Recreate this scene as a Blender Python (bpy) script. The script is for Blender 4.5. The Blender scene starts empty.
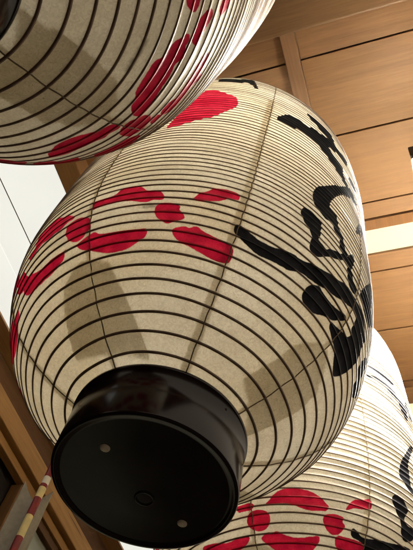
import bpy, bmesh, math, random
import numpy as np
from mathutils import Vector, Matrix
random.seed(7)
C = bpy.context.scene.collection
SC = bpy.context.scene
PI = math.pi
EYE = 1.6                      # camera height above the ground
H = 2.5                        # ceiling height above the camera

# painted marks of the three lanterns: angle (rad) round the shade, height (m) above the cap's disc
DATA = {"1":{"loc":[-0.0977,0.4747,0.6842],
 "rot":[[0.60109,0.79818,0.04003],[-0.79717,0.60238,-0.04081],[-0.05668,-0.00738,0.99836]],
 "red":[[[0.477,0.2599],[0.447,0.2476],[0.395,0.2392],[0.344,0.2305],[0.283,0.2284],[0.18,0.2283],[0.144,0.2376],[0.079,0.2442],[0.037,0.2561],[0.033,0.2651],[0.062,0.2675],[0.084,0.2647],[0.127,0.2725],[0.167,0.2634],[0.215,0.2658],[0.315,0.2654],[0.401,0.2698],[0.466,0.2706]],[[0.023,0.2703],[-0.022,0.2727],[-0.047,0.2809],[-0.081,0.2863],[-0.071,0.2991],[-0.04,0.2999],[0.004,0.2943],[0.073,0.2928],[0.074,0.284],[0.048,0.2735]],[[-0.107,0.2428],[-0.077,0.2486],[-0.056,0.2625],[-0.096,0.2649],[-0.111,0.2651],[-0.141,0.265],[-0.138,0.2405]],[[-0.074,0.3136],[-0.112,0.3175],[-0.141,0.318],[-0.139,0.3392],[-0.11,0.3354],[-0.087,0.3372],[-0.065,0.3297],[-0.047,0.3221]],[[0.097,0.3203],[0.112,0.3332],[0.163,0.3407],[0.247,0.3535],[0.254,0.3518],[0.309,0.3394],[0.389,0.3385],[0.445,0.3335],[0.456,0.323],[0.423,0.3091],[0.382,0.307],[0.351,0.3198],[0.268,0.3183],[0.213,0.3187],[0.16,0.3175]],[[0.511,0.3195],[0.483,0.3029],[0.456,0.3021],[0.449,0.3195],[0.469,0.3201],[0.497,0.3217]],[[0.612,0.2745],[0.563,0.2647],[0.503,0.2655],[0.464,0.2772],[0.454,0.2901],[0.487,0.3027],[0.545,0.3116],[0.599,0.3122],[0.62,0.2968]],[[0.964,0.2574],[0.943,0.2422],[0.87,0.2296],[0.789,0.2253],[0.714,0.231],[0.64,0.2376],[0.568,0.2452],[0.549,0.2573],[0.584,0.2623],[0.63,0.2568],[0.665,0.2626],[0.721,0.2565],[0.779,0.2543],[0.859,0.2609]],[[0.831,0.3094],[0.743,0.3076],[0.66,0.3102],[0.59,0.3216],[0.64,0.3498],[0.712,0.3583],[0.785,0.3491],[0.877,0.3547]],[[1.237,0.2451],[1.217,0.2455],[1.173,0.2496],[1.108,0.2585],[1.128,0.2808],[1.241,0.2939],[1.294,0.2888],[1.31,0.2863]],[[1.119,0.2873],[1.047,0.2646],[1.005,0.2808],[0.965,0.2931],[0.879,0.2936],[0.957,0.3412],[1.049,0.3257],[1.129,0.3123]]],
 "ink":[[[0.33,0.858],[0.233,0.8194],[0.182,0.8326],[0.122,0.8637],[0.15,0.9605],[0.204,0.9438],[0.259,0.92],[0.289,0.9012],[0.322,0.8553]]],
 "patch":[[[0.163,0.1107],[0.274,0.1383],[0.345,0.171],[0.388,0.1918],[0.456,0.1987],[0.581,0.1959],[0.766,0.1857],[0.78,0.1593],[0.799,0.1419],[0.805,0.1296]]],
 "stain_shadow":[[[0.269,0.1993],[0.217,0.1974],[0.139,0.2003],[0.077,0.2033],[0.088,0.2066],[0.159,0.2047],[0.25,0.204]]],
 "seam":0.5536984601641503},"2":{"loc":[0.706,0.4336,0.6982],
 "rot":[[0.52547,0.85081,0.0],[-0.85081,0.52547,-0.0],[-0.0,0.0,1.0]],
 "red":[[[-2.281,0.3163],[-2.287,0.3391],[-2.235,0.3394],[-2.18,0.3386],[-2.139,0.3523],[-2.09,0.3579],[-2.085,0.3573],[-2.026,0.3518],[-1.99,0.3401],[-1.925,0.3379],[-1.89,0.3211],[-1.903,0.315],[-1.953,0.3162],[-1.984,0.3099],[-2.059,0.3178],[-2.122,0.3201],[-2.133,0.3208],[-2.253,0.319]],[[-2.44,0.2907],[-2.433,0.3028],[-2.395,0.309],[-2.344,0.3084],[-2.285,0.2985],[-2.274,0.28],[-2.296,0.2713],[-2.333,0.263],[-2.378,0.2628],[-2.419,0.2723]],[[-2.365,0.2531],[-2.32,0.2603],[-2.249,0.2664],[-2.222,0.2586],[-2.108,0.2545],[-1.987,0.2536],[-1.946,0.2545],[-1.959,0.2421],[-1.994,0.2344],[-2.01,0.2327],[-2.058,0.2257],[-2.139,0.2236],[-2.246,0.2329],[-2.321,0.242]],[[-1.929,0.2988],[-1.898,0.3038],[-1.855,0.3054],[-1.804,0.3004],[-1.809,0.2919],[-1.768,0.2799],[-1.779,0.2739],[-1.816,0.2697],[-1.848,0.2655],[-1.891,0.2714],[-1.918,0.2807]],[[-1.754,0.3202],[-1.733,0.334],[-1.688,0.3463],[-1.655,0.3571],[-1.599,0.3614],[-1.537,0.3573],[-1.533,0.3425],[-1.578,0.3399],[-1.613,0.3321],[-1.658,0.3264],[-1.692,0.3195]],[[-1.823,0.2547],[-1.759,0.2629],[-1.736,0.2595],[-1.696,0.2663],[-1.667,0.2605],[-1.59,0.2535],[-1.487,0.2498],[-1.477,0.2368],[-1.484,0.2257],[-1.546,0.2223],[-1.615,0.2259],[-1.69,0.2326],[-1.777,0.2374]],[[-2.76,0.3082],[-2.786,0.3284],[-2.709,0.3244],[-2.709,0.3502],[-2.634,0.3602],[-2.548,0.3577],[-2.452,0.3385],[-2.373,0.3167],[-2.455,0.3154],[-2.482,0.3054],[-2.526,0.3107],[-2.578,0.3078],[-2.651,0.3175],[-2.701,0.3096]],[[-2.865,0.2599],[-2.842,0.2685],[-2.808,0.2791],[-2.71,0.2637],[-2.635,0.2572],[-2.546,0.259],[-2.445,0.2539],[-2.436,0.2586],[-2.464,0.245],[-2.503,0.2357],[-2.571,0.2331],[-2.665,0.2339],[-2.76,0.2366],[-2.818,0.2455]],[[-2.924,0.2829],[-2.951,0.3104],[-2.896,0.3142],[-2.832,0.2946],[-2.822,0.2807],[-2.855,0.2748],[-2.892,0.2701]],[[3.139,0.2732],[3.229,0.2594],[3.3,0.2514],[3.313,0.2429],[3.254,0.2449],[3.189,0.2472],[3.173,0.2382],[3.093,0.2349],[2.971,0.2651],[2.963,0.2717],[3.039,0.2806]],[[-2.063,0.6316],[-2.051,0.7155],[-2.015,0.8242],[-1.944,0.9126],[-1.922,0.9177],[-1.862,0.9082],[-1.79,0.8827],[-1.737,0.8642],[-1.707,0.8281],[-1.701,0.7893],[-1.738,0.7532],[-1.769,0.7355],[-1.801,0.7081],[-1.878,0.687],[-1.937,0.6633],[-2.011,0.6417]]],
 "ink":[[[-1.908,1.029],[-1.889,1.0691],[-1.782,1.0677],[-1.738,1.0736],[-1.67,1.0971],[-1.64,1.0269],[-1.615,0.9869],[-1.631,0.98],[-1.658,1.026],[-1.728,1.0295],[-1.773,1.0088],[-1.835,1.0153],[-1.877,1.0143]],[[-1.443,0.7992],[-1.414,0.8223],[-1.378,0.8541],[-1.323,0.867],[-1.279,0.8687],[-1.232,0.856],[-1.169,0.8879],[-1.117,0.8831],[-1.052,0.9068],[-1.0,0.9242],[-0.958,0.913],[-0.873,0.9233],[-0.823,0.9249],[-0.84,0.8895],[-0.867,0.8865],[-0.939,0.8866],[-1.005,0.8663],[-1.073,0.8492],[-1.026,0.8353],[-0.966,0.8302],[-0.892,0.8322],[-0.914,0.7588],[-0.961,0.7522],[-1.019,0.7693],[-1.073,0.7789],[-1.125,0.7929],[-1.181,0.7988],[-1.236,0.8026],[-1.294,0.7991],[-1.347,0.7801],[-1.394,0.7788],[-1.433,0.7753]],[[-1.241,0.959],[-1.22,0.968],[-1.124,0.9614],[-1.046,0.9684],[-0.997,0.9471],[-0.993,0.9305],[-1.016,0.9153],[-1.071,0.9138],[-1.161,0.9262],[-1.228,0.9427]],[[-0.95,0.7716],[-0.908,0.7986],[-0.879,0.7667],[-0.837,0.753],[-0.878,0.7186],[-0.92,0.7467],[-0.961,0.7502]],[[-0.817,0.835],[-0.768,0.8448],[-0.714,0.8347],[-0.696,0.831],[-0.759,0.7919],[-0.807,0.8004]],[[-1.158,0.4921],[-1.144,0.5276],[-1.118,0.5583],[-1.081,0.5768],[-1.024,0.6202],[-0.926,0.6826],[-0.837,0.7504],[-0.779,0.7699],[-0.754,0.7504],[-0.718,0.7398],[-0.764,0.7097],[-0.835,0.6936],[-0.908,0.6572],[-0.971,0.6122],[-1.025,0.5588],[-1.048,0.5161],[-1.016,0.5005],[-0.974,0.5042],[-0.963,0.469],[-0.918,0.4564],[-0.901,0.4359],[-0.867,0.4256],[-0.858,0.4098],[-0.803,0.4439],[-0.79,0.4368],[-0.877,0.3895],[-0.884,0.4027],[-0.924,0.4092],[-0.925,0.4447],[-0.968,0.4431],[-1.004,0.4616],[-1.056,0.4522],[-1.114,0.4568],[-1.144,0.4697]],[[-1.212,0.4025],[-1.197,0.4221],[-1.168,0.4298],[-1.121,0.4265],[-1.085,0.4221],[-1.083,0.3983],[-1.08,0.377],[-1.092,0.3627],[-1.041,0.3602],[-1.016,0.3561],[-0.975,0.3771],[-0.93,0.3859],[-0.868,0.4111],[-0.872,0.3986],[-0.929,0.3706],[-0.998,0.3523],[-1.04,0.3325],[-1.067,0.3229],[-1.102,0.3234],[-1.114,0.3373],[-1.112,0.3609],[-1.144,0.3719],[-1.174,0.3788],[-1.2,0.3907]],[[-0.767,0.5833],[-0.701,0.6541],[-0.642,0.6769],[-0.624,0.6513],[-0.704,0.5948],[-0.772,0.5618]],[[-1.505,0.2756],[-1.507,0.2876],[-1.486,0.2894],[-1.438,0.2814],[-1.361,0.2774],[-1.274,0.2795],[-1.168,0.2936],[-1.153,0.2907],[-1.072,0.2991],[-1.002,0.3089],[-0.904,0.3197],[-0.818,0.3375],[-0.73,0.3421],[-0.62,0.3514],[-0.53,0.3483],[-0.459,0.3429],[-0.47,0.3375],[-0.476,0.3127],[-0.439,0.2947],[-0.449,0.2723],[-0.458,0.2517],[-0.493,0.2318],[-0.525,0.2212],[-0.58,0.229],[-0.663,0.2399],[-0.736,0.2452],[-0.806,0.2521],[-0.71,0.2621],[-0.622,0.2728],[-0.613,0.2896],[-0.636,0.2972],[-0.631,0.3205],[-0.67,0.3249],[-0.733,0.319],[-0.811,0.3045],[-0.916,0.2905],[-1.024,0.2788],[-1.101,0.276],[-1.173,0.2649],[-1.2,0.2651],[-1.29,0.2613],[-1.364,0.2583],[-1.421,0.2651],[-1.462,0.2693]],[[-1.017,0.2407],[-1.035,0.251],[-1.022,0.2644],[-0.971,0.2791],[-0.933,0.2748],[-0.871,0.275],[-0.789,0.2801],[-0.726,0.2925],[-0.73,0.2842],[-0.807,0.2577],[-0.875,0.2498],[-0.933,0.2384],[-0.983,0.2386]],[[-0.858,0.4089],[-0.804,0.4513],[-0.788,0.4358],[-0.815,0.3939],[-0.773,0.379],[-0.716,0.3656],[-0.73,0.3521],[-0.794,0.3482],[-0.823,0.3682],[-0.833,0.3918]],[[-0.671,0.3885],[-0.618,0.4371],[-0.523,0.506],[-0.489,0.4839],[-0.494,0.4174],[-0.369,0.4318],[-0.481,0.3724],[-0.583,0.3701],[-0.657,0.3746]],[[-0.349,0.3384],[-0.284,0.3609],[-0.283,0.3297],[-0.269,0.3071],[-0.161,0.3153],[-0.155,0.3006],[-0.221,0.2775],[-0.286,0.2722],[-0.308,0.29],[-0.365,0.2926],[-0.382,0.3066]]],
 "patch":[[[-2.641,0.1309],[-2.49,0.2002],[-2.34,0.2254],[-2.159,0.2106],[-2.112,0.1821],[-2.019,0.1474],[-1.898,0.1142]],[[-0.971,0.1308],[-0.937,0.1461],[-0.895,0.1649],[-0.882,0.1894],[-0.778,0.216],[-0.685,0.2235],[-0.521,0.1944],[-0.481,0.1879],[-0.471,0.1773],[-0.431,0.1608],[-0.431,0.1472],[-0.397,0.1223],[-0.389,0.1099]]],
 "stain_shadow":[[[-2.003,0.2967],[-1.981,0.3035],[-1.911,0.3021],[-1.927,0.2946]]],  # shadow of a loose rib, drawn as a brown patch
 "seam":-2.2785787367321277},"3":{"loc":[1.4593,0.3636,0.7337],
 "rot":[[0.43374,0.90059,-0.02847],[-0.89882,0.43467,0.05651],[0.06327,0.00108,0.998]],
 "red":[[[-1.993,0.2867],[-1.958,0.2974],[-1.912,0.3118],[-1.881,0.3163],[-1.807,0.3194],[-1.734,0.317],[-1.667,0.3127],[-1.598,0.2975],[-1.569,0.2892],[-1.59,0.2806],[-1.634,0.2805],[-1.697,0.2773],[-1.772,0.2844],[-1.859,0.2898],[-1.871,0.2899]],[[-2.122,0.2643],[-2.103,0.2744],[-2.061,0.2791],[-2.002,0.2768],[-1.965,0.2673],[-1.966,0.2533],[-2.0,0.2441],[-2.05,0.2413],[-2.096,0.2474],[-2.12,0.2553]],[[-2.15,0.2946],[-2.082,0.2965],[-2.062,0.2875],[-2.087,0.2811],[-2.148,0.2819],[-2.177,0.2807],[-2.192,0.2936]],[[-2.046,0.2292],[-1.976,0.2376],[-1.964,0.2335],[-1.921,0.2386],[-1.869,0.2309],[-1.788,0.2264],[-1.707,0.229],[-1.62,0.2339],[-1.63,0.2218],[-1.676,0.2088],[-1.761,0.2004],[-1.878,0.2014],[-1.933,0.2089],[-1.999,0.2188]],[[-2.417,0.2403],[-2.308,0.231],[-2.209,0.2346],[-2.121,0.2352],[-2.14,0.2264],[-2.197,0.2166],[-2.312,0.2168],[-2.439,0.2262],[-2.506,0.2322],[-2.523,0.2447]],[[-1.606,0.2617],[-1.595,0.2711],[-1.531,0.2774],[-1.464,0.2732],[-1.482,0.2648],[-1.448,0.2582],[-1.487,0.2438],[-1.533,0.2397],[-1.583,0.2473]],[[-1.515,0.2358],[-1.485,0.2396],[-1.45,0.2394],[-1.378,0.2393],[-1.31,0.238],[-1.28,0.2241],[-1.383,0.2107],[-1.46,0.2123],[-1.504,0.2222]],[[-1.462,0.2885],[-1.438,0.3004],[-1.401,0.3154],[-1.341,0.3192],[-1.293,0.3314],[-1.28,0.3169],[-1.289,0.3053],[-1.351,0.3005],[-1.405,0.2993]]],
 "ink":[[[-1.4,0.2461],[-1.396,0.2567],[-1.374,0.2539],[-1.347,0.2467],[-1.293,0.2445],[-1.174,0.2528],[-1.046,0.2632],[-0.893,0.2773],[-0.87,0.262],[-1.145,0.2298],[-1.287,0.2235],[-1.286,0.2367],[-1.33,0.2431]],[[-1.122,0.3542],[-1.096,0.3706],[-1.043,0.3715],[-0.977,0.3566],[-1.005,0.3388],[-1.021,0.3264],[-1.008,0.317],[-0.967,0.3129],[-0.916,0.3177],[-0.904,0.2993],[-0.958,0.2857],[-1.007,0.2841],[-1.026,0.3027],[-1.037,0.3188],[-1.076,0.3284],[-1.096,0.344]],[[-1.039,0.451],[-1.004,0.4843],[-0.937,0.5284],[-0.831,0.587],[-0.801,0.5892],[-0.9,0.532],[-0.949,0.4923],[-0.949,0.4549],[-0.952,0.4243],[-0.915,0.4104],[-0.948,0.4083],[-1.004,0.421],[-1.047,0.4314]],[[-1.174,0.8077],[-1.075,0.8113],[-0.894,0.8157],[-0.915,0.7988],[-1.098,0.7948],[-1.177,0.7981]],[[-1.201,0.7628],[-1.123,0.7701],[-1.0,0.7739],[-0.896,0.7705],[-0.833,0.7613],[-0.894,0.7466],[-1.016,0.7595],[-1.127,0.7607],[-1.205,0.7523]],[[-0.86,0.7157],[-0.802,0.7301],[-0.757,0.7099],[-0.801,0.71]],[[-0.876,0.7501],[-0.82,0.7695],[-0.749,0.7463],[-0.763,0.706],[-0.809,0.6978]]],
 "patch":[],
 "stain_shadow":[],
 "seam":-2.0826920165716287},"P":{"f":662.2443391886277,"ax":0.3078486172480549,"az":-1.7079248347944054,"X":-0.09853064802829317,"Y":-0.32725841826801066,"D":1.0281233577666928,"hc":0.11100867917895227,"L":1.2204324217560336,"Rm":0.37464665202520175,"p":5.054117570511671,"q":1.0678539488004295,"z1":0.11889989961754117,"dz":0.016806858700671886,"thA":-2.2785787367321277,"thB":-1.4901363484767145,"thC":-0.6858689561996438,"thD":-3.099034218696276,"rb":0.15135345517038626,"tpr":0.15065282948360956},"cam":[[0.288756,-0.847986,-0.444453],[-0.944985,-0.177913,-0.2745],[0.153698,0.499265,-0.852708]],
 "nails":[[-0.0719,-0.0531],[0.0779,0.0604],[0.0081,0.0309]]}

# ------------------------------------------------------------------ helpers
def link(o, parent=None):
    C.objects.link(o)
    if parent is not None: o.parent = parent
    return o

def obj(name, bm, mat, parent=None, smooth=False):
    me = bpy.data.meshes.new(name)
    bmesh.ops.recalc_face_normals(bm, faces=bm.faces[:])
    bm.to_mesh(me); bm.free()
    if smooth:
        me.polygons.foreach_set('use_smooth', [True]*len(me.polygons))
    for m in (mat if isinstance(mat, list) else [mat]): me.materials.append(m)
    return link(bpy.data.objects.new(name, me), parent)

def tag(o, label, cat=None, group=None):
    o['label'] = label
    if cat: o['category'] = cat
    if group: o['group'] = group
    return o

def thing(name, label, cat, loc=(0, 0, 0), group=None):
    o = bpy.data.objects.new(name, None); C.objects.link(o)
    o.empty_display_size = .1
    o.location = loc
    return tag(o, label, cat, group)

def box(bm, x0, x1, y0, y1, z0, z1, bevel=0.0):
    r = bmesh.ops.create_cube(bm, size=1.0)
    vs = r['verts']
    for v in vs:
        v.co = Vector((x0 + (v.co.x + .5)*(x1 - x0), y0 + (v.co.y + .5)*(y1 - y0), z0 + (v.co.z + .5)*(z1 - z0)))
    if bevel > 0:
        es = list({e for v in vs for e in v.link_edges})
        bmesh.ops.bevel(bm, geom=es, offset=bevel, segments=2, affect='EDGES', profile=.6)
    return bm

def boxm(*a): return box(bmesh.new(), *a)

def lathe(bm, prof, n=96, close=False):
    """prof: list of (radius, z); radius 0 ends make a pole."""
    rings = []
    for r, z in prof:
        if r < 1e-6: rings.append([bm.verts.new((0, 0, z))])
        else: rings.append([bm.verts.new((r*math.cos(2*PI*i/n), r*math.sin(2*PI*i/n), z)) for i in range(n)])
    for A, B in zip(rings, rings[1:]):
        for i in range(n):
            j = (i+1) % n
            q = [A[i % len(A)], A[j % len(A)], B[j % len(B)], B[i % len(B)]]
            u = []
            for v in q:
                if v not in u: u.append(v)
            if len(u) >= 3: bm.faces.new(u)
    return bm

def tube(bm, pts, rad, n=8, closed=False):
    pts = [Vector(p) for p in pts]; N = len(pts); rings = []
    for i, p in enumerate(pts):
        if closed: t = pts[(i+1) % N] - pts[i-1]
        else: t = pts[min(i+1, N-1)] - pts[max(i-1, 0)]
        t.normalize()
        u = t.cross(Vector((0, 0, 1)))
        if u.length < 1e-3: u = t.cross(Vector((1, 0, 0)))
        u.normalize(); w = t.cross(u)
        rr = rad[i] if hasattr(rad, '__len__') else rad
        rings.append([bm.verts.new(p + (u*math.cos(2*PI*k/n) + w*math.sin(2*PI*k/n))*rr) for k in range(n)])
    for i in range(N if closed else N-1):
        A, B = rings[i], rings[(i+1) % N]
        for k in range(n): bm.faces.new((A[k], A[(k+1) % n], B[(k+1) % n], B[k]))
    if not closed:
        bm.faces.new(rings[0]); bm.faces.new(rings[-1])
    return bm

# ------------------------------------------------------------------ materials
def newmat(name):
    m = bpy.data.materials.new(name); m.use_nodes = True
    nt = m.node_tree; nt.nodes.clear()
    return m, nt, nt.nodes, nt.links

def N(nt, typ, **kw):
    n = nt.nodes.new(typ)
    for k, v in kw.items():
        if k.startswith('i_'): n.inputs[k[2:].replace('_', ' ')].default_value = v
        else: setattr(n, k, v)
    return n

def ramp(nt, fac, stops):
    r = nt.nodes.new('ShaderNodeValToRGB')
    e = r.color_ramp.elements
    while len(e) < len(stops): e.new(.5)
    for el, (p, c) in zip(e, stops):
        el.position = p; el.color = (*c, 1) if len(c) == 3 else c
    nt.links.new(fac, r.inputs['Fac']); return r.outputs['Color']

def mixc(nt, fac, a, b, blend='MIX'):
    m = nt.nodes.new('ShaderNodeMix'); m.data_type = 'RGBA'; m.blend_type = blend
    for s, v in ((m.inputs[0], fac), (m.inputs[6], a), (m.inputs[7], b)):
        if hasattr(v, 'links'): nt.links.new(v, s)
        elif isinstance(v, (int, float)): s.default_value = v
        else: s.default_value = (*v, 1)
    return m.outputs[2]

def mth(nt, op, a, b=None, c=None, clamp=False):
    m = nt.nodes.new('ShaderNodeMath'); m.operation = op; m.use_clamp = clamp
    for s, v in zip(m.inputs, (a, b, c)):
        if v is None: continue
        if hasattr(v, 'links'): nt.links.new(v, s)
        else: s.default_value = v
    return m.outputs[0]

def wood(name, dark, light, axis='Y', rough=.5, scale=1.0, spec=.35):
    m, nt, nd, lk = newmat(name)
    tc = N(nt, 'ShaderNodeTexCoord')
    oi = N(nt, 'ShaderNodeObjectInfo')
    mp = N(nt, 'ShaderNodeMapping')
    s = {'Y': (40, 2.0, 40), 'X': (2.0, 40, 40), 'Z': (40, 40, 2.0)}[axis]
    mp.inputs['Scale'].default_value = [q*scale for q in s]
    lk.new(tc.outputs['Object'], mp.inputs['Vector'])
    off = N(nt, 'ShaderNodeVectorMath', operation='ADD'); lk.new(mp.outputs[0], off.inputs[0])
    cmb = N(nt, 'ShaderNodeCombineXYZ')
    r10 = mth(nt, 'MULTIPLY', oi.outputs['Random'], 37.0)
    for k in range(3): lk.new(r10, cmb.inputs[k])
    lk.new(cmb.outputs[0], off.inputs[1])
    n1 = N(nt, 'ShaderNodeTexNoise'); n1.inputs['Scale'].default_value = 1.1; n1.inputs['Detail'].default_value = 6; n1.inputs['Distortion'].default_value = .6
    n2 = N(nt, 'ShaderNodeTexNoise'); n2.inputs['Scale'].default_value = 5; n2.inputs['Detail'].default_value = 4
    lk.new(off.outputs[0], n1.inputs['Vector']); lk.new(off.outputs[0], n2.inputs['Vector'])
    n3 = N(nt, 'ShaderNodeTexNoise'); n3.inputs['Scale'].default_value = 2.2; n3.inputs['Detail'].default_value = 5
    lk.new(tc.outputs['Object'], n3.inputs['Vector'])
    f = mth(nt, 'ADD', mth(nt, 'MULTIPLY', n1.outputs['Fac'], .38), mth(nt, 'MULTIPLY', n2.outputs['Fac'], .30))
    f = mth(nt, 'ADD', f, mth(nt, 'MULTIPLY', n3.outputs['Fac'], .36))
    f = mth(nt, 'ADD', f, mth(nt, 'MULTIPLY', mth(nt, 'SUBTRACT', oi.outputs['Random'], .5), .16))
    col = ramp(nt, f, [(.30, dark), (.74, light)])
    # a few small dark knots
    vo = N(nt, 'ShaderNodeTexVoronoi'); vo.inputs['Scale'].default_value = .32
    lk.new(off.outputs[0], vo.inputs['Vector'])
    kn = ramp(nt, vo.outputs['Distance'], [(.03, (.45, .45, .45)), (.085, (1, 1, 1))])
    col = mixc(nt, 1.0, col, kn, 'MULTIPLY')
    b = N(nt, 'ShaderNodeBsdfPrincipled'); lk.new(col, b.inputs['Base Color'])
    b.inputs['Roughness'].default_value = rough; b.inputs['Specular IOR Level'].default_value = spec
    bp = N(nt, 'ShaderNodeBump'); bp.inputs['Strength'].default_value = .15; bp.inputs['Distance'].default_value = .004
    lk.new(n2.outputs['Fac'], bp.inputs['Height']); lk.new(bp.outputs[0], b.inputs['Normal'])
    o = N(nt, 'ShaderNodeOutputMaterial'); lk.new(b.outputs[0], o.inputs[0])
    return m

def plain(name, col, rough=.5, spec=.5, metal=0, coat=0, var=.12, scale=30, emit=None):
    m, nt, nd, lk = newmat(name)
    tc = N(nt, 'ShaderNodeTexCoord')
    n = N(nt, 'ShaderNodeTexNoise'); n.inputs['Scale'].default_value = scale; n.inputs['Detail'].default_value = 5
    lk.new(tc.outputs['Object'], n.inputs['Vector'])
    c = ramp(nt, n.outputs['Fac'], [(.3, [max(0, q*(1-var)) for q in col]), (.7, [min(1, q*(1+var)) for q in col])])
    b = N(nt, 'ShaderNodeBsdfPrincipled'); lk.new(c, b.inputs['Base Color'])
    rr = ramp(nt, n.outputs['Fac'], [(.3, [rough*.85]*3), (.7, [min(1, rough*1.15)]*3)])
    lk.new(rr, b.inputs['Roughness'])
    b.inputs['Specular IOR Level'].default_value = spec
    b.inputs['Metallic'].default_value = metal
    b.inputs['Coat Weight'].default_value = coat; b.inputs['Coat Roughness'].default_value = .06
    if emit:
        b.inputs['Emission Color'].default_value = (*emit[0], 1); b.inputs['Emission Strength'].default_value = emit[1]
    o = N(nt, 'ShaderNodeOutputMaterial'); lk.new(b.outputs[0], o.inputs[0])
    return m

def rib_material():
    m, nt, nd, lk = newmat('dark_bamboo')
    tc = N(nt, 'ShaderNodeTexCoord')
    n = N(nt, 'ShaderNodeTexNoise'); n.inputs['Scale'].default_value = 40; n.inputs['Detail'].default_value = 4
    lk.new(tc.outputs['Object'], n.inputs['Vector'])
    c = ramp(nt, n.outputs['Fac'], [(.3, (.13, .086, .060)), (.7, (.27, .19, .135))])
    for nm, pc in (('red', (.42, .010, .028)), ('ink', (.014, .014, .016))):
        a_ = N(nt, 'ShaderNodeAttribute'); a_.attribute_name = nm
        mr = N(nt, 'ShaderNodeMapRange'); mr.inputs['From Min'].default_value = -.002; mr.inputs['From Max'].default_value = .0005
        lk.new(a_.outputs['Fac'], mr.inputs['Value'])
        c = mixc(nt, mr.outputs['Result'], c, pc)
    b = N(nt, 'ShaderNodeBsdfPrincipled'); lk.new(c, b.inputs['Base Color'])
    b.inputs['Roughness'].default_value = .6; b.inputs['Specular IOR Level'].default_value = .25
    o = N(nt, 'ShaderNodeOutputMaterial'); lk.new(b.outputs[0], o.inputs[0])
    return m

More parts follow.
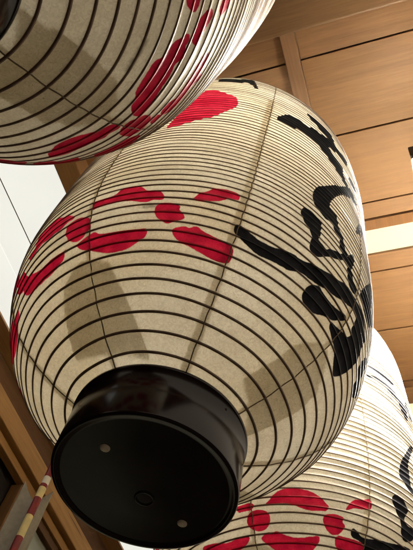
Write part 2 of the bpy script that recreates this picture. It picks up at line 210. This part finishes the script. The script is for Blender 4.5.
def paper_material():
    m, nt, nd, lk = newmat('lantern_paper')
    tc = N(nt, 'ShaderNodeTexCoord'); oi = N(nt, 'ShaderNodeObjectInfo')
    off = N(nt, 'ShaderNodeVectorMath', operation='ADD'); lk.new(tc.outputs['Object'], off.inputs[0])
    cmb = N(nt, 'ShaderNodeCombineXYZ'); r = mth(nt, 'MULTIPLY', oi.outputs['Random'], 11.0)
    for k in range(3): lk.new(r, cmb.inputs[k])
    lk.new(cmb.outputs[0], off.inputs[1]); V = off.outputs[0]
    def noise(sc, det=4, dist=0):
        n = N(nt, 'ShaderNodeTexNoise'); n.inputs['Scale'].default_value = sc; n.inputs['Detail'].default_value = det
        n.inputs['Distortion'].default_value = dist; lk.new(V, n.inputs['Vector']); return n.outputs['Fac']
    mott = noise(9, 5); fib = noise(170, 4, 1.5); speck = noise(420, 2); edge = noise(120, 3); brush = noise(45, 4)
    def att(nm):
        a_ = N(nt, 'ShaderNodeAttribute'); a_.attribute_name = nm; return a_.outputs['Fac']
    def mask(nm, soft, jit, grow=0.0):
        d = mth(nt, 'ADD', att(nm), mth(nt, 'MULTIPLY', mth(nt, 'SUBTRACT', edge, .5), jit))
        if grow: d = mth(nt, 'ADD', d, grow)
        mr = N(nt, 'ShaderNodeMapRange'); mr.interpolation_type = 'SMOOTHSTEP'
        lk.new(d, mr.inputs['Value']); mr.inputs['From Min'].default_value = -soft; mr.inputs['From Max'].default_value = soft
        return mr.outputs['Result']
    red = mask('red', .0008, .0025, .0012); ink = mask('ink', .0008, .0025, .0028); pat = mask('patch', .0022, .004, .0015); stain_shade = mask('stain_shadow', .004, .006)
    base = ramp(nt, mott, [(.3, PAPER_LO), (.7, PAPER_HI)])
    base = mixc(nt, .55, base, ramp(nt, fib, [(.3, (.62, .58, .52)), (.66, (1, 1, 1))]), 'MULTIPLY')
    age = ramp(nt, noise(3.2, 3, .8), [(.38, (1, 1, 1)), (.72, (.88, .83, .73))])
    base = mixc(nt, 1.0, base, age, 'MULTIPLY')
    dots = ramp(nt, speck, [(.74, (1, 1, 1)), (.80, (.45, .36, .26))])
    base = mixc(nt, .8, base, dots, 'MULTIPLY')
    # second sheet glued underneath: yellower and with more specks
    pspeck = ramp(nt, noise(260, 2), [(.68, (1, 1, 1)), (.76, (.62, .54, .44))])
    pcol = mixc(nt, 1.0, mixc(nt, 1.0, base, (.88, .83, .72), 'MULTIPLY'), pspeck, 'MULTIPLY')
    col = mixc(nt, pat, base, pcol)
    col = mixc(nt, mth(nt, 'MULTIPLY', stain_shade, .75), col, (.10, .075, .05))  # a grey mark on one shade, a rib's shadow painted on another
    rcol = mixc(nt, 1.0, ramp(nt, brush, [(.3, (.34, .004, .028)), (.7, (.58, .016, .056))]), ramp(nt, fib, [(.25, (.8, .8, .8)), (.6, (1, 1, 1))]), 'MULTIPLY')
    icol = ramp(nt, brush, [(.3, (.010, .010, .012)), (.7, (.022, .022, .026))])
    col = mixc(nt, red, col, rcol); col = mixc(nt, ink, col, icol)
    # how much light passes the sheet
    tr = mth(nt, 'SUBTRACT', TRANS, mth(nt, 'MULTIPLY', pat, TRANS*.50))
    tr = mth(nt, 'MULTIPLY', tr, mth(nt, 'SUBTRACT', 1.0, mth(nt, 'MULTIPLY', red, .12)))
    tr = mth(nt, 'MULTIPLY', tr, mth(nt, 'SUBTRACT', 1.0, mth(nt, 'MULTIPLY', ink, .8)))
    di = N(nt, 'ShaderNodeBsdfDiffuse'); lk.new(col, di.inputs[0])
    tl = N(nt, 'ShaderNodeBsdfTranslucent'); lk.new(col, tl.inputs[0])
    mx = N(nt, 'ShaderNodeMixShader'); lk.new(tr, mx.inputs[0]); lk.new(di.outputs[0], mx.inputs[1]); lk.new(tl.outputs[0], mx.inputs[2])
    gl = N(nt, 'ShaderNodeBsdfGlossy'); gl.inputs['Roughness'].default_value = .45; gl.inputs[0].default_value = (.8, .8, .8, 1)
    fr = N(nt, 'ShaderNodeFresnel'); fr.inputs[0].default_value = 1.35
    m2 = N(nt, 'ShaderNodeMixShader'); lk.new(mth(nt, 'MULTIPLY', fr.outputs[0], mth(nt, 'SUBTRACT', .36, mth(nt, 'MULTIPLY', ink, .26))), m2.inputs[0])
    lk.new(mx.outputs[0], m2.inputs[1]); lk.new(gl.outputs[0], m2.inputs[2])
    bp = N(nt, 'ShaderNodeBump'); bp.inputs['Strength'].default_value = .35; bp.inputs['Distance'].default_value = .0015
    crease = N(nt, 'ShaderNodeTexNoise'); crease.inputs['Scale'].default_value = 24; crease.inputs['Detail'].default_value = 3; crease.inputs['Distortion'].default_value = 2.0
    lk.new(V, crease.inputs['Vector'])
    lk.new(mth(nt, 'ADD', mth(nt, 'MULTIPLY', fib, .7), mth(nt, 'ADD', mth(nt, 'MULTIPLY', brush, .8), mth(nt, 'MULTIPLY', crease.outputs['Fac'], 2.2))), bp.inputs['Height'])
    for s_ in (di, tl, gl): lk.new(bp.outputs[0], s_.inputs['Normal'])
    o = N(nt, 'ShaderNodeOutputMaterial'); lk.new(m2.outputs[0], o.inputs[0])
    return m

def sheet_material(name, tint, strength):
    """white diffusing sheet lit from behind"""
    m, nt, nd, lk = newmat(name)
    tc = N(nt, 'ShaderNodeTexCoord')
    n = N(nt, 'ShaderNodeTexNoise'); n.inputs['Scale'].default_value = 1.3; n.inputs['Detail'].default_value = 3
    lk.new(tc.outputs['Object'], n.inputs['Vector'])
    c = ramp(nt, n.outputs['Fac'], [(.3, [q*.90 for q in tint]), (.7, tint)])
    b = N(nt, 'ShaderNodeBsdfPrincipled'); b.inputs['Base Color'].default_value = (.18, .18, .16, 1); b.inputs['Roughness'].default_value = .6
    lk.new(c, b.inputs['Emission Color']); b.inputs['Emission Strength'].default_value = strength
    o = N(nt, 'ShaderNodeOutputMaterial'); lk.new(b.outputs[0], o.inputs[0])
    return m

def shade_plastic():
    m, nt, nd, lk = newmat('milky_plastic')
    tc = N(nt, 'ShaderNodeTexCoord'); n = N(nt, 'ShaderNodeTexNoise'); n.inputs['Scale'].default_value = 6
    lk.new(tc.outputs['Object'], n.inputs['Vector'])
    c = ramp(nt, n.outputs['Fac'], [(.3, (.80, .79, .70)), (.7, (.88, .87, .80))])
    di = N(nt, 'ShaderNodeBsdfDiffuse'); tl = N(nt, 'ShaderNodeBsdfTranslucent'); lk.new(c, di.inputs[0]); lk.new(c, tl.inputs[0])
    mx = N(nt, 'ShaderNodeMixShader'); mx.inputs[0].default_value = .45
    lk.new(di.outputs[0], mx.inputs[1]); lk.new(tl.outputs[0], mx.inputs[2])
    o = N(nt, 'ShaderNodeOutputMaterial'); lk.new(mx.outputs[0], o.inputs[0]); return m

PAPER_LO = (.70, .66, .55); PAPER_HI = (.86, .83, .72); TRANS = .52
M = dict(
    paper=paper_material(),
    rib=rib_material(),
    cord=plain('hemp_cord', (.19, .14, .09), .9, .2, scale=200, var=.3),
    lacquer=plain('black_lacquer', (.007, .0022, .0022), .16, .30, scale=14, var=.3),
    brass=plain('worn_brass', (.85, .78, .62), .5, .5, metal=.2, scale=120),
    iron=plain('dark_iron', (.03, .028, .027), .5, .5, metal=1),
    plank=wood('ceiling_plank_wood', (.135, .060, .022), (.29, .150, .060), 'Y', .55),
    beamy=wood('beam_wood_along', (.13, .06, .022), (.26, .14, .055), 'Y', .5),
    beamx=wood('beam_wood_across', (.20, .09, .030), (.36, .19, .075), 'X', .5),
    batten=wood('batten_wood', (.15, .072, .034), (.28, .15, .075), 'X', .5),
    wallx=wood('wall_beam_wood', (.20, .090, .024), (.38, .195, .060), 'X', .75, spec=.12),
    darkx=wood('dark_wood', (.045, .020, .009), (.11, .05, .018), 'X', .75, spec=.12),  # plain dark tone; on the lower rail it carries shade
    post=wood('post_wood', (.09, .04, .014), (.18, .085, .025), 'Z', .7, spec=.15),
    back=plain('black_board', (.012, .008, .006), .9, .2),  # plain black, behind plank joints and for the unlit interior
    sheet=sheet_material('white_sheet', (1.0, .99, .90), .78), strip=sheet_material('cream_sheet', (1.0, .86, .50), .85),
    plaster=plain('grey_green_plaster', (.36, .37, .29), .9, .2, scale=9),
    white=plain('white_enamel', (.80, .80, .76), .35, .5, var=.03),
    redtape=plain('red_tape', (.20, .010, .014), .4, .5, scale=50, var=.25),
    cream=plain('cream_tape', (.72, .60, .30), .5, .4, scale=50, var=.1),
    whitetape=plain('white_tape', (.80, .78, .70), .5, .4, scale=50, var=.06),
    cloth=plain('grey_cloth', (.30, .28, .25), .95, .1, scale=70, var=.1),
    ground=plain('packed_earth', (.03, .022, .018), .95, .15, scale=18, var=.25),
)
LAMP = 800.0
WORLD = .80
ADDED_BULB = {'1': 84.0, '2': 165.0, '3': 120.0}  # unseen sources added inside the shades, strength set per lantern
for _k in ADDED_BULB: M['added_bulb'+_k] = plain('added_bulb_glow', (.9, .85, .7), .4, .3, var=.02, emit=((1.0, .935, .79), ADDED_BULB[_k]))
M['tubem'] = plain('lit_tube', (.9, .9, .85), .4, .3, var=.02, emit=((1.0, .95, .84), LAMP))

# ------------------------------------------------------------------ lanterns
PR = DATA['P']
HC, LEN, RM, PP_, QQ, RB, RT = PR['hc'], PR['L'], PR['Rm'], PR['p'], PR['q'], PR['rb'], PR['tpr']
RC = .15
Z1, DZ = PR['z1'], PR['dz']
NR = int((HC + LEN - Z1 - .004)/DZ) + 1

def prof(z):
    s = np.clip(2*(np.asarray(z, float) - HC)/LEN - 1, -1, 1)
    lo = np.where(s < 0, RB, RT)
    return lo + (RM - lo)*np.maximum(1 - np.abs(s)**PP_, 1e-9)**(1/QQ)

def wob(th, k, sd):
    """each hoop is a little uneven"""
    return .0007*np.sin(k*12.9898 + sd) + .0009*(np.sin(3*th + k*1.7 + sd) + .7*np.sin(5*th + 2.3*k + sd*2) + .5*np.sin(9*th + k*.9 + sd))

def wobr(th, k, sd):
    return .0016*np.sin(2*th + k*.09 + sd*3) + .0011*(np.sin(4*th + k*.31 + sd) + .6*np.sin(7*th - k*.23 + sd*1.3))

NT = 768
SUB = 6
def rounded(p, it=2):
    for _ in range(it):
        q = np.roll(p, -1, 0)
        p = np.stack([p*.78 + q*.22, p*.22 + q*.78], 1).reshape(-1, 2)
    return p

def sdf_layer(polys, TH0, Z, it=2):
    """signed distance (m, positive inside) to the painted shapes, on the shade's grid"""
    Z = np.asarray(Z, float); nz = len(Z); out = np.full((nz, NT), -.02); dth = 2*PI/NT; mg = .03
    for pl in polys:
        p = np.array(pl, float)
        i0 = int(math.floor((p[:, 0].min() - TH0)/dth)) - 8; i1 = int(math.ceil((p[:, 0].max() - TH0)/dth)) + 8
        j = np.where((Z > p[:, 1].min() - mg) & (Z < p[:, 1].max() + mg))[0]
        if not len(j): continue
        rr = float(prof(p[:, 1].mean()))
        ii = np.arange(i0, i1 + 1)
        X, Y = np.meshgrid((TH0 + ii*dth)*rr, Z[j])
        q = rounded(p*np.array([rr, 1.0]), it)
        d2 = np.full(X.shape, 1e9); ins = np.zeros(X.shape, bool)
        for a_, b_ in zip(q, np.roll(q, -1, 0)):
            e = b_ - a_; L2 = e @ e + 1e-12
            t = np.clip(((X - a_[0])*e[0] + (Y - a_[1])*e[1])/L2, 0, 1)
            d2 = np.minimum(d2, (X - a_[0] - t*e[0])**2 + (Y - a_[1] - t*e[1])**2)
            c = ((a_[1] > Y) != (b_[1] > Y))
            xx = a_[0] + (Y - a_[1])/(e[1] if abs(e[1]) > 1e-12 else 1e-12)*e[0]
            ins ^= c & (X < xx)
        d = np.sqrt(d2)*np.where(ins, 1, -1)
        cols = ii % NT
        out[np.ix_(j, cols)] = np.maximum(out[np.ix_(j, cols)], d)
    return out

def shade(name, D, sd, parent):
    zs = [HC - .004]; ks = [(-1, 1.0)]
    zr = [Z1 + k*DZ for k in range(NR)]
    knots = [HC - .003] + zr + [HC + LEN + .004]
    Z, U, K = [], [], []
    for k in range(len(knots) - 1):
        n = SUB
        for s in range(n):
            Z.append(knots[k] + (knots[k+1] - knots[k])*s/n); U.append(s/n); K.append(k - 1)
    Z.append(knots[-1]); U.append(0); K.append(len(knots) - 2)
    Z = np.array(Z); U = np.array(U); K = np.array(K)
    th = D['seam'] + np.arange(NT)*2*PI/NT
    TH, _ = np.meshgrid(th, Z)
    Uc = U[:, None]; Kc = K[:, None]
    zz = Z[:, None] + (1 - Uc)*wob(TH, Kc, sd) + Uc*wob(TH, Kc + 1, sd)
    gap = np.minimum(1, np.gradient(Z)*SUB/DZ)[:, None]
    sag = (.0023 + .0009*np.sin(3*TH + Kc*.9 + sd) + .0004*np.sin(13*TH + Kc*2.1))*4*Uc*(1 - Uc)*gap
    R = prof(Z)[:, None] + (1 - Uc)*wobr(TH, Kc, sd) + Uc*wobr(TH, Kc + 1, sd) - sag
    R = np.where(Z[:, None] < HC + .0002, RC - .0028, R)       # tucked into the base
    V = np.stack([R*np.cos(TH), R*np.sin(TH), zz], -1).reshape(-1, 3)
    nz = len(Z); a = np.arange(nz - 1)[:, None]*NT + np.arange(NT)[None, :]; b = np.arange(nz - 1)[:, None]*NT + (np.arange(NT) + 1)[None, :] % NT
    F = np.stack([a, b, b + NT, a + NT], -1).reshape(-1, 4)
    me = bpy.data.meshes.new(name)
    me.vertices.add(len(V)); me.vertices.foreach_set('co', V.ravel().astype(np.float32))
    me.loops.add(F.size); me.loops.foreach_set('vertex_index', F.ravel().astype(np.int32))
    me.polygons.add(len(F)); me.polygons.foreach_set('loop_start', (np.arange(len(F))*4).astype(np.int32))
    me.update(calc_edges=True)
    me.polygons.foreach_set('use_smooth', np.ones(len(F), bool))
    for key in ('red', 'ink', 'stain_shadow', 'patch'):
        L = sdf_layer(D[key], D['seam'], Z, 0 if key == 'patch' else 2)
        if key == 'patch':      # narrow glued laps along the other seams
            for s_ in range(8):
                w = .0065 if s_ % 2 else .003
                dd = w - np.abs(((TH - D['seam'] - s_*PI/4 + .012 + PI) % (2*PI)) - PI)*prof(Z)[:, None]
                L = np.maximum(L, np.where(Z[:, None] < HC + .8, dd, -.02))
        at = me.attributes.new(key, 'FLOAT', 'POINT'); at.data.foreach_set('value', L.ravel().astype(np.float32))
    me.validate(); me.materials.append(M['paper'])
    return link(bpy.data.objects.new(name, me), parent)

def make_lantern(key, label, sd, nails):
    D = DATA[key]
    root = thing('paper_lantern', label, 'lantern', (D['loc'][0], D['loc'][1], D['loc'][2] + EYE), 'paper lanterns hung in a row')
    Rm = Matrix(D['rot']).to_4x4()
    root.rotation_mode = 'QUATERNION'; root.rotation_quaternion = Rm.to_quaternion()
    shade('paper_shade', D, sd, root)
    for k in range(NR):
        z = Z1 + k*DZ; r = float(prof(z))
        n = 192
        t = np.arange(n)*2*PI/n
        rad = .0026 - .0009*min(1.0, k/18.0)          # heavier hoops near the base
        rr = r + wobr(t, k, sd) - rad*.76; zz = z + wob(t, k, sd)
        bm = bmesh.new()
        tube(bm, list(zip(rr*np.cos(t), rr*np.sin(t), zz)), rad, 6, True)
        rib = obj('rib', bm, M['rib'], root, True)
        vt = np.round(((t - D['seam']) % (2*PI))/(2*PI/NT)).astype(int) % NT
        for key_ in ('red', 'ink'):
            row = sdf_layer(D[key_], D['seam'], np.array([z]))[0][vt]
            rib.data.attributes.new(key_, 'FLOAT', 'POINT').data.foreach_set('value', np.repeat(row, 6).astype(np.float32))
    for s_ in range(8):
        th = D['seam'] + s_*PI/4; pts = []
        for i in range(281):
            z = HC + LEN*i/280; r = float(prof(z)) - .0008 + float(wobr(th, (z - Z1)/DZ, sd))
            w = .0008*math.sin(i*.9 + s_)
            pts.append((r*math.cos(th + w/r), r*math.sin(th + w/r), z))
        obj('seam_cord', tube(bmesh.new(), pts, .0011, 5), M['cord'], root, True)
    # black lacquered base: side wall, rounded lower edge, slightly recessed disc
    bm = bmesh.new()
    lathe(bm, [(0, .0030), (RC*.5, .0026), (RC - .016, .0022), (RC - .0105, .0018), (RC - .009, .0002), (RC - .003, 0), (RC - .0008, .0010), (RC, .0035), (RC - .0004, HC*.5), (RC - .001, HC - .008),
               (RC + .0012, HC - .007), (RC + .0022, HC - .0045), (RC + .0020, HC - .001), (RC, HC), (RC - .006, HC), (RC - .007, HC - .01), (RC - .008, .012), (0, .012)], 128)
    cap = obj('bottom_cap', bm, M['lacquer'], root, True)
    for (x, y) in nails[:2]:
        b = bmesh.new(); lathe(b, [(0, -.0012), (.004, -.0012), (.0060, -.0008), (.0080, .0006), (.0084, .0034), (0, .0034)], 20)
        for v in b.verts: v.co += Vector((x, y, .0006))
        obj('nail_head', b, M['brass'], cap, True)
    b = bmesh.new(); lathe(b, [(.0125, .003), (.0130, .0012), (.0150, .0008), (.0165, .0014), (.017, .003)], 32)
    for v in b.verts: v.co += Vector((nails[2][0], nails[2][1], .0002))
    obj('plug_ring', b, M['lacquer'], cap, True)
    for thn in (D['seam'] + .22, D['seam'] + 1.35, D['seam'] + 2.9, D['seam'] + 4.5):
        b = bmesh.new(); lathe(b, [(0, .0018), (.002, .0014), (.0030, -.002)], 12)
        mt = Matrix.Translation((math.cos(thn)*(RC - .001), math.sin(thn)*(RC - .001), HC - .022)) @ Matrix.Rotation(thn, 4, 'Z') @ Matrix.Rotation(PI/2, 4, 'Y')
        b.transform(mt); obj('tack', b, M['iron'], cap, True)
    zt = HC + LEN
    bm = bmesh.new()
    lathe(bm, [(RT - .007, zt - .002), (RT, zt - .004), (RT + .002, zt), (RT, zt + .006), (RT, zt + .07), (RT - .004, zt + .075), (RT - .012, zt + .075), (RT - .012, zt + .01)], 96)
    box(bm, -RT + .01, RT - .01, -.014, .014, zt + .05, zt + .066)
    obj('top_cap', bm, M['lacquer'], root, True)
    bm = bmesh.new()
    zb = HC + LEN*.60
    lathe(bm, [(0, zb), (.018, zb + .004), (.033, zb + .018), (.039, zb + .038), (.036, zb + .058), (.024, zb + .082), (.016, zb + .10), (0, zb + .10)], 32)
    obj('added_bulb', bm, M['added_bulb'+key], root, True)  # unseen light source added so the paper glows from within
    bm = bmesh.new()
    lathe(bm, [(0, zb + .1005), (.0165, zb + .1005), (.018, zb + .104), (.018, zb + .15), (.004, zb + .155), (.004, zt + .049), (0, zt + .049)], 20)
    obj('added_socket', bm, M['iron'], root, True)  # holder for the added, unseen light
    # hook and wire up to the ceiling
    top = Rm.to_3x3().inverted() @ (Vector((D['loc'][0], D['loc'][1], H - .008)) - Vector(D['loc']))
    pts = [(0, 0, zt + .066), (.018, 0, zt + .09), (.014, 0, zt + .12), (0, 0, zt + .13), tuple(top)]
    obj('hanging_wire', tube(bmesh.new(), pts, .003, 8), M['iron'], root, True)
    return root

U2 = DATA['2']; s2 = U2['seam']
def rel(polys, ds): return [[[p[0] + ds, p[1]] for p in pl] for pl in polys]
unit = U2['red'][:4]; text = U2['ink']
for k in range(2, 7): DATA['2']['red'] = DATA['2']['red'] + rel(unit, -.51*k)
d3 = DATA['3']['seam'] - s2
for k in range(2, 6): DATA['3']['red'] = DATA['3']['red'] + rel(unit, d3 - .51*k)
DATA['3']['ink'] = DATA['3']['ink'] + [q for q in rel(text, d3) if min(p[0] for p in q) > DATA['3']['seam'] + 1.3]
DATA['3']['red'] = DATA['3']['red'] + rel(U2['red'][10:11], d3)
d1 = DATA['1']['seam'] - s2
for k in range(2, 4): DATA['1']['red'] = DATA['1']['red'] + rel(unit, d1 + .51*k)
DATA['1']['ink'] = DATA['1']['ink'] + rel(text, d1 + 1.75)
for n_ in ('1', '3'):
    dd = DATA[n_]['seam'] - s2
    if not DATA[n_]['patch'] or n_ == '3': DATA[n_]['patch'] = DATA[n_]['patch'] + rel(U2['patch'], dd)
for n_ in ('1', '2', '3'):
    e_ = []
    for q in U2['patch'][:1]:
        for k in (2, 3): e_ += rel([q], DATA[n_]['seam'] - s2 + k*PI)
    DATA[n_]['patch'] = DATA[n_]['patch'] + e_

nl = DATA['nails']
make_lantern('1', 'paper lantern cut off by the top left corner, red petal chain along its lower edge', 0.4, nl)
make_lantern('2', 'middle paper lantern, its black base in full view, large black brush character on its side', 2.1, nl)
make_lantern('3', 'brightly lit paper lantern at lower right, its base hidden behind the middle lantern', 4.4, nl)

# ------------------------------------------------------------------ ceiling
ZC = EYE + H
ceil = thing('timber_ceiling', 'brown plank ceiling with beams and glowing white sheets above the lanterns', 'ceiling', (0, 0, ZC))
def cpart(name, m, x0, x1, y0, y1, z0, z1, bev=.002, label=None):
    bm = bmesh.new(); cx, cy, cz = (x0+x1)/2, (y0+y1)/2, (z0+z1)/2
    box(bm, x0-cx, x1-cx, y0-cy, y1-cy, z0-cz, z1-cz, bev)
    o = obj(name, bm, M[m], ceil); o.location = (cx, cy, cz)
    if label: o['label'] = label
    return o
YA, YB = -1.1, 1.15
G = .003
edges = [-1.9, -1.55, -1.2, -.85, -.5, -.12, .30, .5075, .8175, 1.1175, 1.19]
for x0, x1 in zip(edges, edges[1:]): cpart('plank', 'plank', x0+G, x1-G, YA, YB, random.uniform(0, .0015), .022)
cpart('slat', 'darkx', 1.19+G, 1.2375, YA, YB, -.006, .022)
cpart('cream_sheet', 'strip', 1.2375, 1.3525, YA, YB, .012, .016, 0)
edges = [1.3525, 1.4375, 1.74, 2.035]
for x0, x1 in zip(edges, edges[1:]): cpart('plank', 'plank', x0+G, x1-G, YA, YB, random.uniform(0, .0015), .022)
cpart('slat', 'darkx', 2.035+G, 2.075-G, YA, YB, -.006, .022)
cpart('plank', 'plank', 2.075, 2.175, YA, YB, .001, .022)
cpart('cream_sheet', 'strip', 2.175, 2.29, YA, YB, .012, .016, 0)
edges = [2.29, 2.375, 2.68, 2.98, 3.28, 3.6, 3.9]
for x0, x1 in zip(edges, edges[1:]): cpart('plank', 'plank', x0+G, x1-G, YA, YB, random.uniform(0, .0015), .022)
# boards laid over the planks (keep daylight out), leaving the white sheets open
for x0, x1 in ((-1.95, 1.2355), (1.3545, 2.173), (2.292, 3.95)):
    cpart('backing_board', 'back', x0, x1, YA-.03, YB, .024, .05, 0)
cpart('beam', 'beamy', .20, .388, YA, 1.135, -.12, -.001, .006)
cpart('beam', 'beamx', -1.9, 3.9, 1.14, 1.235, -.10, .05, .005)
cpart('batten', 'batten', .39, 3.9, .198, .252, -.03, -.0005, .003)
cpart('batten', 'batten', .39, 3.9, -.80, -.745, -.03, -.0005, .003)
for y0, y1 in ((1.235, 1.545), (1.549, 1.69), (1.693, 1.86)):
    cpart('white_sheet', 'sheet', -1.9, 3.9, y0, y1, .0, .004, 0)
for y_ in (1.547,): cpart('joint_strip', 'cord', -1.9, 3.9, y_-.0018, y_+.0018, -.002, .006, 0)
cpart('plank', 'beamx', -1.9, 3.9, 1.86, 1.99, -.012, .03, .002)

# ------------------------------------------------------------------ wall behind
YW = 1.96
wall = thing('timber_wall', 'dim timber wall with tan beam and grey plaster at the lower left', 'wall', (1.0, YW, 0))
def wpart(name, m, x0, x1, y0, y1, z0, z1, bev=.002):
    bm = bmesh.new(); cx, cy, cz = (x0+x1)/2, (y0+y1)/2, (z0+z1)/2
    box(bm, x0-cx, x1-cx, y0-cy, y1-cy, z0-cz, z1-cz, bev)
    o = obj(name, bm, M[m], wall); o.location = (cx - 1.0, cy - YW, cz); return o
E = EYE
wpart('wall_board', 'darkx', -1.9, 3.9, YW, YW+.03, E+2.16, E+2.485)
wpart('beam', 'wallx', -1.9, 3.9, 1.885, YW-.001, E+2.172, E+2.285, .006)
wpart('rail', 'wallx', -1.9, 3.9, 1.915, YW, E+2.115, E+2.160, .004)
wpart('lower_rail', 'darkx', 2.11, 3.9, 1.93, YW, E+2.07, E+2.112, .003)  # rail in shadow: the shade is put into its darker wood
wpart('post', 'post', 2.045, 2.105, 1.92, 1.985, .0, E+2.113, .004)
wpart('post', 'post', .2, .27, 1.92, 1.985, .0, E+2.113, .004)
wpart('post', 'post', 3.83, 3.9, 1.92, 1.985, .0, E+2.113, .004)
wpart('dark_interior_panel', 'back', -1.9, 2.10, 1.992, 2.02, .0, E+2.155)  # black sheet standing in for the unlit interior
wpart('plaster_panel', 'plaster', 2.107, 3.828, 1.965, 1.991, .0, E+2.113)

# ------------------------------------------------------------------ fluorescent lamp under the ceiling
ZL = EYE + 2.0                                  # lamp hangs half a metre below the ceiling
lx0, lx1, ly0, ly1 = .752, 1.95, -.225, -.098
lamp = thing('fluorescent_lamp', 'lit white fluorescent ceiling lamp, only its tip shows at the right edge', 'lamp', (lx0, ly0, ZL))
def lpart(name, m, bm, smooth=False):
    for v in bm.verts: v.co -= Vector((lx0, ly0, 0))
    return obj(name, bm, m, lamp, smooth)
b = bmesh.new()                                  # folded sheet reflector, open below
ym = (ly0+ly1)/2
sec = [(ly0, -.022), (ly0+.030, .048), (ym-.028, .078), (ym+.028, .078), (ly1-.030, .048), (ly1, -.022)]
e0 = [b.verts.new((lx0+.0225, y, z)) for y, z in sec]; e1 = [b.verts.new((lx1-.0245, y, z)) for y, z in sec]
for k in range(len(sec)-1):
    k2 = k+1; b.faces.new((e0[k], e0[k2], e1[k2], e1[k]))
lpart('reflector', shade_plastic(), b)
for xa in (lx0+.008, lx1-.024): lpart('end_cap', M['iron'], boxm(xa, xa+.012, ly0-.001, ly1+.001, -.022, .055, .003))
for yy in (ly0+.042, ly1-.042):
    b = bmesh.new(); tube(b, [(lx0+.023, yy, .004), (lx1-.026, yy, .004)], .016, 20)
    lpart('tube', M['tubem'], b, True)
for xx in (lx0+.27, lx1-.27):
    b = bmesh.new(); tube(b, [(xx, (ly0+ly1)/2, .07), (xx, (ly0+ly1)/2, H-2.0-.004)], .006, 10)
    lpart('hanging_rod', M['white'], b, True)

# ------------------------------------------------------------------ banded pole and its streamer
def polar(az, d): return Vector((d*math.cos(math.radians(az)), d*math.sin(math.radians(az)), 0))
DP = 2.0
pc = polar(41.2, DP)
pole = thing('banded_pole', 'slim red pole with cream and white bands at the lower left', 'pole', (pc.x, pc.y, 0))
def el(e): return EYE + DP*math.tan(math.radians(e))
bands = [(0, el(33.35), 'redtape', 'red_band'), (el(33.35), el(35.05), 'cream', 'cream_band'), (el(35.05), el(36.45), 'redtape', 'red_band'), (el(36.45), el(37.30), 'cream', 'cream_band'),
         (el(37.30), el(37.55), 'redtape', 'red_band'), (el(37.55), el(38.15), 'whitetape', 'white_band'), (el(38.15), el(40.2), 'redtape', 'red_band')]
for i, (z0, z1, mm, nm) in enumerate(bands):
    r = .0135 if mm == 'redtape' else .0131
    b = bmesh.new(); lathe(b, [(0, z0), (r, z0), (r, z1 - .0005), (0, z1 - .0005)], 24)
    obj(nm, b, M[mm], pole, False)
nrm = Vector((math.cos(math.radians(41.2)), math.sin(math.radians(41.2)), 0)); tan = Vector((-nrm.y, nrm.x, 0))
DS = DP + .035
def sx(az): return DS*math.tan(math.radians(az - 41.2))
def sz(e): return EYE + DS*math.tan(math.radians(e))
outline = [(sx(43.05), .9), (sx(43.05), sz(37.3)), (sx(42.3), sz(36.7)), (sx(41.6), sz(36.2)), (sx(41.0), sz(36.35)), (sx(40.05), sz(37.5)), (sx(40.2), .9)]
b = bmesh.new(); base = pc + nrm*.035
rows = []
def tz(s, f):
    # top edge height at offset s
    pts = sorted([(q[0], q[1]) for q in outline[1:6]])
    for (a0, h0), (a1, h1) in zip(pts, pts[1:]):
        if a0 <= s <= a1: return h0 + (h1-h0)*(s-a0)/(a1-a0)
    return pts[0][1] if s < pts[0][0] else pts[-1][1]
ncol, nrow = 25, 40
sl, sr = sx(43.05), sx(40.05)
for off in (0, .002):
    g = []
    for i in range(ncol):
        s = sl + (sr - sl)*i/(ncol-1); top = tz(s, 0)
        g.append([b.verts.new(Vector((0, 0, .9 + (top-.9)*j/nrow)) + tan*s + nrm*(.035 + off + .006*math.sin(s*70 + j*.12) + .004*math.sin(j*.31))) for j in range(nrow+1)])
    rows.append(g)
for g in rows:
    for i in range(ncol-1):
        for j in range(nrow): b.faces.new((g[i][j], g[i+1][j], g[i+1][j+1], g[i][j+1]))
A_, B_ = rows
for i in range(ncol-1):
    for j in (0, nrow): b.faces.new((A_[i][j], A_[i+1][j], B_[i+1][j], B_[i][j]))
for i in (0, ncol-1):
    for j in range(nrow): b.faces.new((A_[i][j], A_[i][j+1], B_[i][j+1], B_[i][j]))
st = obj('cloth_streamer', b, M['cloth'], None, True); st.location = (pc.x, pc.y, 0)
tag(st, 'grey cloth streamer with notched top hanging behind the banded pole', 'streamer')

# ------------------------------------------------------------------ ground
gr = obj('ground', boxm(-60, 60, -60, 60, -.05, 0), M['ground']); gr['kind'] = 'structure'

# ------------------------------------------------------------------ light: dim indoor air, the lit lamp and the glowing ceiling sheets
w = bpy.data.worlds.new('World'); SC.world = w; w.use_nodes = True
bg = w.node_tree.nodes['Background']
bg.inputs['Color'].default_value = (1.0, .86, .66, 1); bg.inputs['Strength'].default_value = WORLD

# ------------------------------------------------------------------ camera
cd = bpy.data.cameras.new('camera'); co = bpy.data.objects.new('camera', cd); C.objects.link(co)
cd.sensor_fit = 'VERTICAL'; cd.sensor_height = 24; cd.lens = 24*PR['f']/550
cd.clip_start = .02; cd.clip_end = 300
mw = Matrix(DATA['cam']).to_4x4(); mw.translation = Vector((0, 0, EYE)); co.matrix_world = mw
SC.camera = co
SC.view_settings.view_transform = 'Standard'; SC.view_settings.look = 'None'
SC.view_settings.exposure = .22; SC.view_settings.gamma = 1
SC.cycles.max_bounces = 10; SC.cycles.diffuse_bounces = 6; SC.cycles.transmission_bounces = 6
